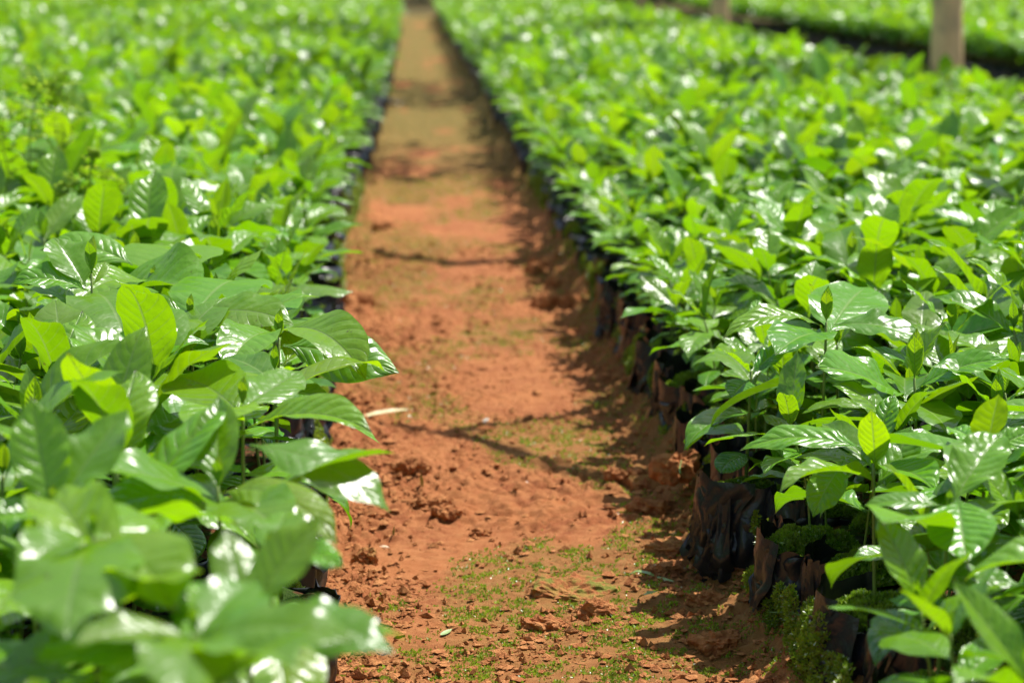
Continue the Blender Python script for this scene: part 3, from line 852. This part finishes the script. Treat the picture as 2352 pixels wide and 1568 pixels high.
count = {}
for (bedname, x, y, i, k) in sorted(near, key=lambda s: (s[0], s[3], s[2])):
    key = (bedname, i); c = count[key] = count.get(key, -1) + 1
    ti = int(r.integers(len(TEMPL)))
    tilt = (0, 0)
    if i == 0: tilt = (0, U(r, -.18, -.02)) if bedname == 'right' else (0, U(r, -.06, .08))
    rz = U(r, 0, 2 * PI)
    root = empty('coffee_seedling', (x, y, 0), (tilt[0] + U(r, -.04, .04), tilt[1] + U(r, -.04, .04), 0))
    sc = canopy_scale(bedname, x, y, i) * U(r, .93, 1.08)
    rim = i == 0 and (bedname == 'right' or y > 2.9)
    if rim: ti %= len(RIM)
    for nm, me in zip(('foliage', 'shoot_tip', 'stem'), RM[ti] if rim else TM[ti]):
        o = obj(nm, me, root, (0, 0, SOIL), (0, 0, rz)); o.scale = (sc,) * 3
    bz = U(r, 0, 6.3)
    b = obj('nursery_bag', BAGS[int(r.integers(len(BAGS)))], root, (0, 0, 0), (0, 0, bz))
    if i == 0:
        for _ in range(4 if bedname == 'right' else 2):
            obj('torn_flap', FLAPS[int(r.integers(len(FLAPS)))], b, (0, 0, 0), (0, 0, -bz + (PI if bedname == 'left' else 0) + U(r, -.8, .8)))
    obj('soil', PLUGS[int(r.integers(len(PLUGS)))], b)
    if bedname == 'right' and (i < 3 and r.random() < .6): obj('moss_cushion', MOSS[int(r.integers(len(MOSS)))], b)
    sp = TEMPL[ti]
    up = max(l['e0'] for l in sp['leaves'])
    tip = 'tall closed tip' if sp['tips'][0]['L'] > .045 else 'short tip'
    look = ('upright top leaves' if up > .8 else 'spreading leaves')
    d = project(x, y, .33)[2]
    side = 'left' if bedname == 'left' else 'right'
    rowname = 'path-edge row' if i == 0 else f'{ORD[i]} row in'
    if d < 3.9 and i < 20 and c < 20:
        lab = f'coffee seedling with {look}, {rowname}, {side} bed, {ORD[c]} from the front'
        grp = f'coffee seedlings in the {side} bed'
    elif i == 0:
        lab = f'blurred coffee seedling on the path edge of the {side} bed, beyond the sharp ones'
        grp = f'blurred seedlings on the path edge of the {side} bed'
    else:
        lab = f'blurred coffee seedling inside the {side} bed, beyond the sharp ones'
        grp = f'blurred seedlings inside the {side} bed'
    tag(root, lab, 'seedling', grp)

for hi, h_ in enumerate(HEROES):
    rr = np.random.default_rng(900 + hi)
    top = at(*h_['top']); foot = np.array([top[0] + U(rr, -.01, .01), top[1] + U(rr, -.01, .01), 0.0])
    zt = top[2] - SOIL
    org = foot + np.array([0, 0, SOIL]); P = []
    for (b_, t_, wr, age, bend, *fc) in h_['leaves']:
        B, T = at(*b_) - org, at(*t_) - org
        if foot[0] < 0: age = min(1.0, age + (.28 if foot[1] < 2.4 else .1))
        c_ = T - B; hz = math.hypot(c_[0], c_[1]); Lh = float(np.linalg.norm(c_))
        L_ = Lh * (1 + bend * bend / 26)
        P.append(leaf_defaults(rr, L_, age, W=L_ * wr, p=tuple(B), az=math.atan2(c_[1], c_[0]), e0=math.atan2(c_[2], hz) + bend * .44, bend=bend, curl=0, swing=U(rr, -.08, .08), roll=(fc[0] if fc else .42) * c_[0] / (hz + 1e-6) + U(rr, -.15, .15), twist=U(rr, -.15, .15), wave=U(rr, .02, .06)))
    gen = seedling_params(rr, height=max(zt, .08)); P += [dict(l, age=min(1, l['age'] + (.25 if foot[0] < 0 else .08))) for l in gen['leaves'] if l['p'][2] < .9 * zt][:7]
    if foot[0] < 0:
        for l in P:
            if foot[0] + l['p'][0] + .93 * l['L'] * math.cos(l['az']) > .0: l['az'] += PI
    z_ = np.linspace(-.03, 1, 10)[:, None]; st = np.concatenate([z_ * 0, z_ * 0, z_ * zt], 1) + z_ * np.array([top[0] - foot[0], top[1] - foot[1], 0])
    tips = []
    for k in (0, 1):
        tips.append(leaf_defaults(rr, h_['tip'] * (1 - .12 * k), 1.0 if h_['tip'] > .03 else .9, az=1.2 + PI * k, p=tuple(st[-1]), e0=PI / 2 - .12, bend=.1, curl=0, roll=0, twist=0, fold=.5, wave=.01, swing=0)); tips[-1]['W'] = h_['tip'] * .4
    root = empty('coffee_seedling', tuple(foot))
    sp = dict(stem=st, leaves=P, tips=tips)
    for nm, me in zip(('foliage', 'shoot_tip', 'stem'), seedling_meshes(sp, 30, 11)): obj(nm, me, root, (0, 0, SOIL))
    b = obj('nursery_bag', BAGS[hi % len(BAGS)], root, (0, 0, 0), (0, 0, hi)); obj('soil', PLUGS[hi % len(PLUGS)], b)
    if .3 < foot[0] < .58:
        for k in range(4): obj('torn_flap', FLAPS[(hi + 3 * k) % len(FLAPS)], b, (0, 0, 0), (0, 0, -hi + U(rr, -.8, .8)))
    if foot[0] > .3: obj('moss_cushion', MOSS[hi % len(MOSS)], b)
    tag(root, h_['lab'], 'seedling', f'coffee seedlings in the {"left" if foot[0] < 0 else "right"} bed')

# ------------------------------------------------------------------ every other seedling of the beds, as one mass
mass = Arr()


def batch(sel, nt_, nv_, with_bag, keep_leaves=None):
    by = {}
    for s in sel: by.setdefault((s[3] == 0, int(r.integers(len(TEMPL)))), []).append(s)
    for (rim, ti), lst in by.items():
        sp = RIM[ti % len(RIM)] if rim else TEMPL[ti]; P = sp['leaves'] + sp['tips']
        if keep_leaves: P = P[-keep_leaves:]
        V, uv, t = leaves(P, nt_, nv_)
        V = V.reshape(-1, 3); uv = uv.reshape(-1, 3); t = t.reshape(-1, 3)
        f = grid_faces(nt_, nv_); F = (f[None] + (np.arange(len(P)) * nt_ * nv_)[:, None, None]).reshape(-1, 4)
        n = len(lst); m = len(V)
        a = r.uniform(0, 2 * PI, n); ca, sa = np.cos(a)[:, None], np.sin(a)[:, None]
        sc = np.array([canopy_scale(s[0], s[1], s[2], s[3]) for s in lst]) * r.uniform(.92, 1.10, n)
        xx = V[None, :, 0] * ca - V[None, :, 1] * sa; yy = V[None, :, 0] * sa + V[None, :, 1] * ca
        VV = np.stack([xx, yy, np.broadcast_to(V[None, :, 2], xx.shape)], -1) * sc[:, None, None]
        lean = np.array([(-.25 if s[0] == 'right' else .0) if s[3] == 0 else 0 for s in lst])
        VV[..., 0] += lean[:, None] * np.clip(VV[..., 2], 0, 1)
        VV += np.array([[s[1], s[2], SOIL] for s in lst])[:, None, :]
        FF = (F[None] + (np.arange(n) * m)[:, None, None]).reshape(-1, 4)
        UV = np.broadcast_to(uv[None], (n, m, 3)).copy(); UV[..., 2] = np.mod(UV[..., 2] + r.random((n, 1)), 1)
        TT = np.broadcast_to(t[None], (n, m, 3))
        mass.add(VV.reshape(-1, 3), FF, UV.reshape(-1, 3), TT.reshape(-1, 3), 0)
    if with_bag:
        for kb in range(4):
            lst = sel[kb::4]
            if not lst: continue
            v, f = bag_arrays(np.random.default_rng(700 + kb), 12, 7)
            n, m = len(lst), len(v)
            VV = v[None] + np.array([[s[1], s[2], 0] for s in lst])[:, None, :]
            mass.add(VV.reshape(-1, 3), (f[None] + (np.arange(n) * m)[:, None, None]).reshape(-1, 4), None, None, 1)


def dist(s): return s[2]


batch([s for s in rest if dist(s) < 7], 13, 5, True)
batch([s for s in rest if 7 <= dist(s) < 13], 9, 5, True)
far = [s for s in rest if dist(s) >= 13]
batch(far, 6, 3, False, 9)
edge = [s for s in far if s[3] <= 1 or (s[0] == 'left' and s[1] < -2.0)]
for kb in range(3):
    lst = edge[kb::3]; v, f = bag_arrays(np.random.default_rng(800 + kb), 10, 6); n, m = len(lst), len(v)
    mass.add((v[None] + np.array([[s[1], s[2], 0] for s in lst])[:, None, :]).reshape(-1, 3), (f[None] + (np.arange(n) * m)[:, None, None]).reshape(-1, 4), None, None, 1)
mo = obj('coffee_seedlings', mass.mesh('coffee_seedlings', [M['leaf'], M['plastic']]))
tag(mo, 'dense mass of small coffee seedlings filling the beds into the distance', 'seedlings', kind='stuff')

# ------------------------------------------------------------------ trees beside the right bed
def limb(arr, pts, r0, r1, seg=14, sides=9):
    pts = np.asarray(pts, float); tt = np.linspace(0, 1, len(pts)); q = np.linspace(0, 1, seg)
    path_ = np.stack([np.interp(q, tt, pts[:, k]) for k in range(3)], -1)
    path_[1:-1] = (path_[:-2] + 2 * path_[1:-1] + path_[2:]) / 4
    v, f = tube(path_, np.linspace(r0, r1, seg), sides); arr.add(v, f)


def shade_tree(x, y, label, rad, limbs, crown_at, seed):
    rr = np.random.default_rng(seed)
    root = empty('shade_tree', (x, y, 0))
    a = Arr(); nz = 40; zz = np.linspace(-.06, 4.2, nz)
    rad_z = rad * (1 - .07 * zz) * (1 + .25 * np.exp(-np.clip(zz, 0, 9) / .12)) * (1 + .02 * rr.normal(size=nz))
    pth = np.stack([.02 * np.sin(zz * 1.1 + seed) - .02 * math.sin(seed), .02 * np.cos(zz * .9 + seed) - .02 * math.cos(seed), zz], -1)
    v, f = tube(pth, rad_z, 20); a.add(v, f)
    for pts in limbs: limb(a, pts, *((.026, .013) if len(pts) != 8 else (.052, .036)))
    obj('trunk', a.mesh('trunk', M['bark']), root)
    P = []
    for (cx, cyy, cz, cr, n) in crown_at:
        d = rr.normal(size=(n, 3)); d /= np.linalg.norm(d, axis=1)[:, None]; d *= (rr.random(n) ** .45)[:, None] * cr
        for q in d:
            P.append(leaf_defaults(rr, U(rr, .10, .18), U(rr, .2, .9), az=U(rr, 0, 6.3), p=(cx + q[0], cyy + q[1], cz + q[2] * .55), e0=U(rr, -.6, .6)))
    if P: obj('crown', add_leaves(Arr(), P, 5, 3).mesh('crown', M['tree_leaf']), root)
    return tag(root, label, 'tree', 'pale trunks beside the right bed')


def shadow_limb(pxs, h0, h1, base):
    """a limb overhead whose shadow falls along these ground points"""
    out = []
    for k, (px, py) in enumerate(pxs):
        h = h0 + (h1 - h0) * k / (len(pxs) - 1); q = gpt(px, py) + SUN * (h / SUN.z)
        out.append((q.x - base[0], q.y - base[1], q.z))
    return out


tl = Arr(); rr = np.random.default_rng(77); P = []  # wood out of view, added to darken the sky the leaves reflect
for k in range(7000):
    xx = U(rr, -45, 45); hh = 13 * (.7 + .3 * float(vnoise(np.array([xx * .13]), np.array([0.]), None, 5)[0]))
    P.append(leaf_defaults(rr, U(rr, .7, 1.3), U(rr, 0, .5), az=U(rr, 0, 6.3), p=(xx, 50 + U(rr, -3, 3), U(rr, 0, 1) * hh), e0=U(rr, -1, 1)))
add_leaves(tl, P, 4, 3)
tag(obj('unseen_treeline', tl.mesh('unseen_treeline', M['tree_leaf'])), 'unseen wood far behind the beds, added to darken leaf reflections', 'unseen_treeline', kind='stuff')

t3 = (2.46, 2.9)
la = [(0, 0, 1.5)] + shadow_limb([(1480, 1150), (1400, 1140), (1300, 1118), (1200, 1082), (1100, 1042), (1014, 1012), (928, 996), (860, 985)], 1.7, 2.1, t3)
lb = shadow_limb([(1014, 1012), (1065, 1003), (1202, 986), (1290, 972), (1420, 945)], 2.03, 2.3, t3)
lc = [(0, 0, 1.8)] + shadow_limb([(1330, 588), (1250, 592), (1190, 600), (1100, 605), (1000, 601), (920, 592), (840, 580)], 2.0, 2.4, t3)
shade_tree(2.455, 10.3, 'thick pale bare tree trunk rising beyond the edge of the right bed', .073, [[(0, 0, 3.2), (.5, .5, 4.2), (1.1, .8, 4.9)], [(0, 0, 3.6), (-.5, .4, 4.5), (-1.0, .9, 5.0)]],
           [(-.9, 1.0, 5.0, 1.0, 420), (1.0, .8, 5.0, .9, 300)], 2)
shade_tree(2.42, 17.6, 'farther pale tree trunk cut by the top edge, beyond the right bed', .077, [[(0, 0, 3.2), (-.6, -.3, 4.2), (-1.4, -.5, 4.9)], [(0, 0, 3.4), (.6, .2, 4.4), (1.1, .5, 5.0)]],
           [(-1.4, -.4, 5.0, 1.3, 700), (.9, .4, 5.0, 1.0, 300), (-.4, -1.8, 5.0, 1.1, 500)], 4)
shade_tree(t3[0], t3[1], 'pale shade tree beside the near end of the right bed, limbs over the path', .08, [la, lb, lc], [(1.0, -.2, 4.8, .8, 200)], 6)

# ------------------------------------------------------------------ ferns coming up in the left bed
def frond(arr, base, pts, length, npin, r, curl=True):
    """a feathery frond along pts: paired pinnae, each with pinnules"""
    pts = np.asarray(pts, float) + np.asarray(base)
    tt = np.linspace(0, 1, len(pts)); q = np.linspace(.30, 1, npin)
    spine = lambda u: np.array([np.interp(u, tt, pts[:, k]) for k in range(3)])
    P = []
    for u in q:
        c = spine(u); tg = spine(min(1, u + .03)) - spine(u - .03); tg /= np.linalg.norm(tg) + 1e-9
        side = np.cross(tg, (0.15, -1, .25)); side /= np.linalg.norm(side)
        ln = length * math.sin(PI * min(1, .12 + .88 * (1 - u) / .7) * .62) * U(r, .85, 1.1)
        for sg in (1, -1):
            d = side * sg + tg * .45 + np.array([0, 0, U(r, -.15, .1)]); d /= np.linalg.norm(d)
            m = max(4, int(ln / .0085))
            for j in range(m):
                f = (j + .5) / m; pp = c + d * ln * f + np.array([0, 0, -.35 * ln * f * f])
                w = .019 * (1 - f * .7)
                n2 = np.cross(d, (0, 0, 1)); n2 /= np.linalg.norm(n2) + 1e-9
                for s2 in (1, -1):
                    dd = n2 * s2 + d * .5
                    P.append(leaf_defaults(r, w, U(r, .6, 1.0), W=w * .62, p=tuple(pp), az=math.atan2(dd[1], dd[0]), e0=U(r, -.3, .3), bend=.3, swing=0, wave=0))
    add_leaves(arr, P, 4, 3)


def fern(px, py, Y, label, stalks):
    r = np.random.default_rng(int(px))
    top = at(px, py, Y); root = empty('fern', (top[0], Y, 0))
    for (pts, ln, npin) in stalks:
        a = Arr(); frond(a, (0, 0, 0), pts, ln, npin, r)
        v, f = tube(np.array(pts), np.linspace(.0022, .0008, len(pts)), 6); a.add(v, f, None, None, 1)
        obj('frond', a.mesh('frond', [M['fern'], M['stem']]), root)
    tag(root, label, 'fern', 'ferns among the seedlings of the left bed')


fern(70, 300, 4.9, 'tall feathery light green fern frond curling over among seedlings in left bed', [
    ([(0, 0, .1), (.0, 0, .36), (.005, 0, .48), (.02, -.01, .54), (.05, -.02, .575), (.075, -.03, .57), (.085, -.04, .54)], .11, 17),
    ([(0, 0, .1), (.03, -.02, .34), (.06, -.03, .43), (.10, -.05, .455), (.13, -.06, .43)], .085, 14),
    ([(0, 0, .1), (-.03, -.02, .34), (-.05, -.03, .45), (-.09, -.05, .49), (-.12, -.06, .47)], .085, 14)])
fern(205, 340, 4.35, 'thin fern with a rolled fiddlehead top and two curled side fronds in left bed', [
    ([(0, 0, .1), (0, 0, .34), (.003, -.002, .43), (.006, -.004, .47), (.013, -.006, .478), (.016, -.008, .468)], .02, 9),
    ([(0, 0, .1), (.0, 0, .36), (.02, -.01, .415), (.045, -.02, .428), (.062, -.03, .405)], .036, 11),
    ([(0, 0, .1), (0, 0, .36), (-.02, -.01, .415), (-.04, -.02, .42), (-.052, -.03, .395)], .034, 11)])

# ------------------------------------------------------------------ things lying on the path
import bmesh
def ground_at(px, py):
    q = gpt(px, py); z = float(path_h(np.array([q.x]), np.array([q.y]))[0]); q = gpt(px, py, z)
    return q


def clod(px, py, size, flat, label, seed, moss=0.0, cat='soil clod', name='soil_clod', group='red soil clods on the path', rot=0.0, mat=None, rough=1.0):
    """a broken lump of soil: crumbly, uneven, pressed into the ground"""
    q = ground_at(px, py)
    bm = bmesh.new(); bmesh.ops.create_icosphere(bm, subdivisions=4, radius=1.0)
    co = np.array([v.co[:] for v in bm.verts])
    sx, sy = size if isinstance(size, tuple) else (size, size * .8)
    th = np.arctan2(co[:, 1], co[:, 0]); kr = 1 + rough * .30 * fbm(np.cos(th) * 1.4, np.sin(th) * 1.4, None, seed, 3)
    m_ = max(flat, .25 * min(sx, sy)); sq = np.sign(co[:, 2]) * np.abs(co[:, 2]) ** .7
    c2 = np.stack([co[:, 0] * sx / 2 * kr, co[:, 1] * sy / 2 * kr, sq * flat * 1.1], -1)
    c2 = c2 + co * (rough * (.42 * m_ * fbm(c2[:, 0] / m_ * .7, c2[:, 1] / m_ * .7, c2[:, 2] / m_ * .7, seed + 7, 2) + .0042 * fbm(c2[:, 0] * 150, c2[:, 1] * 150, c2[:, 2] * 150, seed + 9, 4, .65)))[:, None]
    for v, c in zip(bm.verts, c2): v.co = c
    me = bpy.data.meshes.new(name); bm.to_mesh(me); bm.free()
    a = me.attributes.new('tint', 'FLOAT_VECTOR', 'POINT'); d = np.zeros((len(c2), 3)); d[:, 0] = moss * np.clip(c2[:, 2] / flat, 0, 1)
    a.data.foreach_set('vector', d.astype(np.float32).ravel())
    me.polygons.foreach_set('use_smooth', np.full(len(me.polygons), rough < .5)); me.materials.append(mat or M['clod'])
    o = obj(name, me, None, (q.x, q.y, q.z + flat * .15), (U(r, -.1, .1), U(r, -.1, .1), rot))
    return tag(o, label, cat, group)


r = np.random.default_rng(55)
clod(1310, 1385, (.11, .09), .009, 'flat broken crust slab of soil with moss on top, middle of path', 1, .9, rot=-.3)
clod(830, 1310, (.030, .024), .013, 'dark round soil clod with moss behind it, near the left bed', 2, .2)
clod(1100, 1247, (.026, .014), .006, 'thin curled soil flake alone among moss in mid path', 3)
clod(985, 1178, (.055, .04), .012, 'wide crumbly soil lump under the drooping left leaf', 4)
clod(1015, 1195, (.045, .03), .010, 'low soil lump beside the wide crumbly one, left of path', 5)
clod(940, 1085, (.050, .03), .012, 'jagged soil ridge lump by left bags', 6)
clod(885, 1065, (.030, .03), .011, 'small jagged clod closest to the left bags', 16)
clod(1245, 1472, (.05, .035), .010, 'mossless flat clod in front of the crust slab', 7)
clod(1370, 1445, (.045, .03), .012, 'rounded soil clod right of the green moss patch', 8)
clod(1560, 1092, (.062, .05), .022, 'tall upturned soil slab at foot of right bags', 9, rot=.5)
clod(1500, 1130, (.065, .035), .010, 'long flat soil slab beside upturned slab at right bags', 10, .4)
clod(1440, 1112, (.055, .04), .012, 'pale flat soil lump left of the upturned slab', 11)
clod(1555, 1290, (.07, .045), .010, 'sunlit rounded soil slab in shade of right bags', 12, .2)
clod(1530, 1345, (.05, .035), .010, 'soil clod behind the pale pebble', 13)
clod(1640, 1420, (.055, .035), .011, 'shaded reddish clod nearest the camera at right bags', 14)
clod(1247, 612, (.09, .07), .030, 'big blurred orange soil clod, far right edge of path', 15)
clod(1285, 660, (.07, .05), .020, 'blurred soil clod just in front of the big orange one', 17)
clod(1275, 700, (.10, .06), .022, 'blurred low soil clod, lowest of the far right heap', 18)
clod(1225, 628, (.06, .05), .022, 'small blurred clod at the left of the big orange one', 19)
clod(800, 700, (.09, .07), .026, 'blurred dark-based clod under the upturned left leaf tip', 20)
clod(880, 520, (.09, .07), .02, 'blurred soil heap by the left bags, far along path', 22)
clod(1665, 1525, (.06, .04), .012, 'broken reddish slab at bottom right edge of path', 23)
clod(1500, 1190, (.05, .035), .012, 'lone clod at the rim of right bed shadow', 24)
clod(1512, 1342, (.020, .016), .008, 'smooth pale tan pebble beside grass clippings', 31, 0, 'pebble', 'pebble', None, mat=M['pebble'], rough=.25)
clod(1112, 974, (.013, .010), .004, 'small white petal scrap lying on red soil', 32, 0, 'petal', 'petal', None, mat=M['petal'], rough=.5)
clod(868, 1278, (.016, .008), .004, 'small tan seed husk lying near left bags', 33, 0, 'seed', 'seed_husk', None, mat=M['pebble'], rough=.25)
clod(1207, 1126, (.006, .005), .003, 'tiny white speck of grit on smooth soil', 34, 0, 'grit', 'grit', None, mat=M['petal'], rough=.3)


def strip(name, pxs, lift, wid, mat, label, cat, group=None, age=.8, tube_r=None):
    """a blade or stalk lying through these ground points, lifted by the given heights"""
    pts = []
    for (px, py), h in zip(pxs, lift):
        q = ground_at(px, py); pts.append(gpt(px, py, q.z + h))
    o0 = pts[0].copy(); pts = np.array([(p_ - o0)[:] for p_ in pts]); tt = np.linspace(0, 1, len(pts)); q = np.linspace(0, 1, 14)
    c = np.stack([np.interp(q, tt, pts[:, k]) for k in range(3)], -1)
    c[1:-1] = (c[:-2] + 2 * c[1:-1] + c[2:]) / 4
    a = Arr()
    if tube_r: v, f = tube(c, np.linspace(tube_r, tube_r * .6, 14), 7); a.add(v, f)
    else:
        tg = np.gradient(c, axis=0); sd = np.cross(tg, (0, -.5, 1)); sd /= np.linalg.norm(sd, axis=1)[:, None] + 1e-9
        w = wid / 2 * np.clip(np.sin(PI * (.12 + .86 * q)), .05, 1)
        V = np.stack([c - sd * w[:, None], c + np.array([0, 0, -.15]) * w[:, None], c + sd * w[:, None]], 1)
        luv = np.zeros((14, 3, 3)); luv[..., 0] = q[:, None]; luv[..., 1] = np.array([-1, 0, 1]); luv[..., 2] = .5
        a.add(V, grid_faces(14, 3), luv, (age, .5, 0))
    return tag(obj(name, a.mesh(name, mat), None, o0), label, cat, group)


strip('grass_clipping', [(1520, 1356), (1500, 1345), (1470, 1338), (1450, 1348)], (.003, .008, .006, .002), .006, M['grass'], 'curved pale grass clipping touching the tan pebble', 'grass blade', 'cut grass on the path', .9)
strip('grass_clipping', [(1558, 1366), (1530, 1358), (1505, 1352)], (.002, .007, .003), .005, M['grass'], 'short grass clipping in front of the tan pebble', 'grass blade', 'cut grass on the path', .7)
strip('grass_clipping', [(1475, 1405), (1490, 1394), (1520, 1390)], (.001, .014, .012), .007, M['grass'], 'bent grass clipping standing up from soil below the pebble', 'grass blade', 'cut grass on the path', .6)
strip('grass_clipping', [(1003, 1490), (1030, 1476)], (.003, .005), .007, M['grass'], 'straight pale green clipping alone on bare soil near camera', 'grass blade', 'cut grass on the path', .8)
strip('dry_straw', [(800, 968), (850, 952), (900, 944), (955, 944)], (.004, .01, .012, .004), .010, M['straw'], 'dry cream straw with a thick end lying by left bags', 'straw')
strip('weed', [(992, 955), (993, 930), (994, 905), (996, 870)], (0, .03, .055, .085), .004, M['stem'], 'thin upright weed stalk growing alone in mid path', 'weed', tube_r=.0012)
strip('grass_sprout', [(962, 1130), (960, 1112), (958, 1090)], (0, .016, .032), .006, M['grass'], 'single pale grass sprout standing between left clods', 'grass blade', 'grass sprouts on the path', .85)
strip('grass_sprout', [(893, 1250), (893, 1238), (895, 1222)], (0, .008, .02), .004, M['grass'], 'tiny grass sprout on bare soil close to left leaves', 'grass blade', 'grass sprouts on the path', .75)
strip('seedling_sprout', [(1570, 1105), (1569, 1090), (1573, 1072)], (0, .012, .028), .004, M['stem'], 'small knobbed sprout by the upturned soil slab', 'sprout', tube_r=.0014)
strip('grass_clipping', [(1790, 1445), (1838, 1446), (1885, 1460)], (.012, .02, .012), .006, M['grass'], 'green grass blade lying along the foot of right bags', 'grass blade', None, .7)


def scrap(px, py, size, label, seed):
    q = ground_at(px, py); n = 16; u, v = np.meshgrid(np.linspace(-1, 1, n), np.linspace(-1, 1, n), indexing='ij')
    k = 1 + .3 * vnoise(u * 1.5, v * 1.5, None, seed); x, y = u * size * .5 * k, v * size * .4 * k
    z = .012 + .014 * fbm(u * 1.6 + 3, v * 1.6, None, seed + 1, 3) + .012 * (u * u)
    a = Arr().add(np.stack([x, y, z], -1), grid_faces(n, n))
    o = obj('plastic_scrap', a.mesh('plastic_scrap', M['plastic']), None, q)
    sm = o.modifiers.new('thickness', 'SOLIDIFY'); sm.thickness = .0006
    return tag(o, label, 'plastic scrap')


scrap(912, 236, .085, 'torn black plastic scrap lying far up the path by left bed', 3)
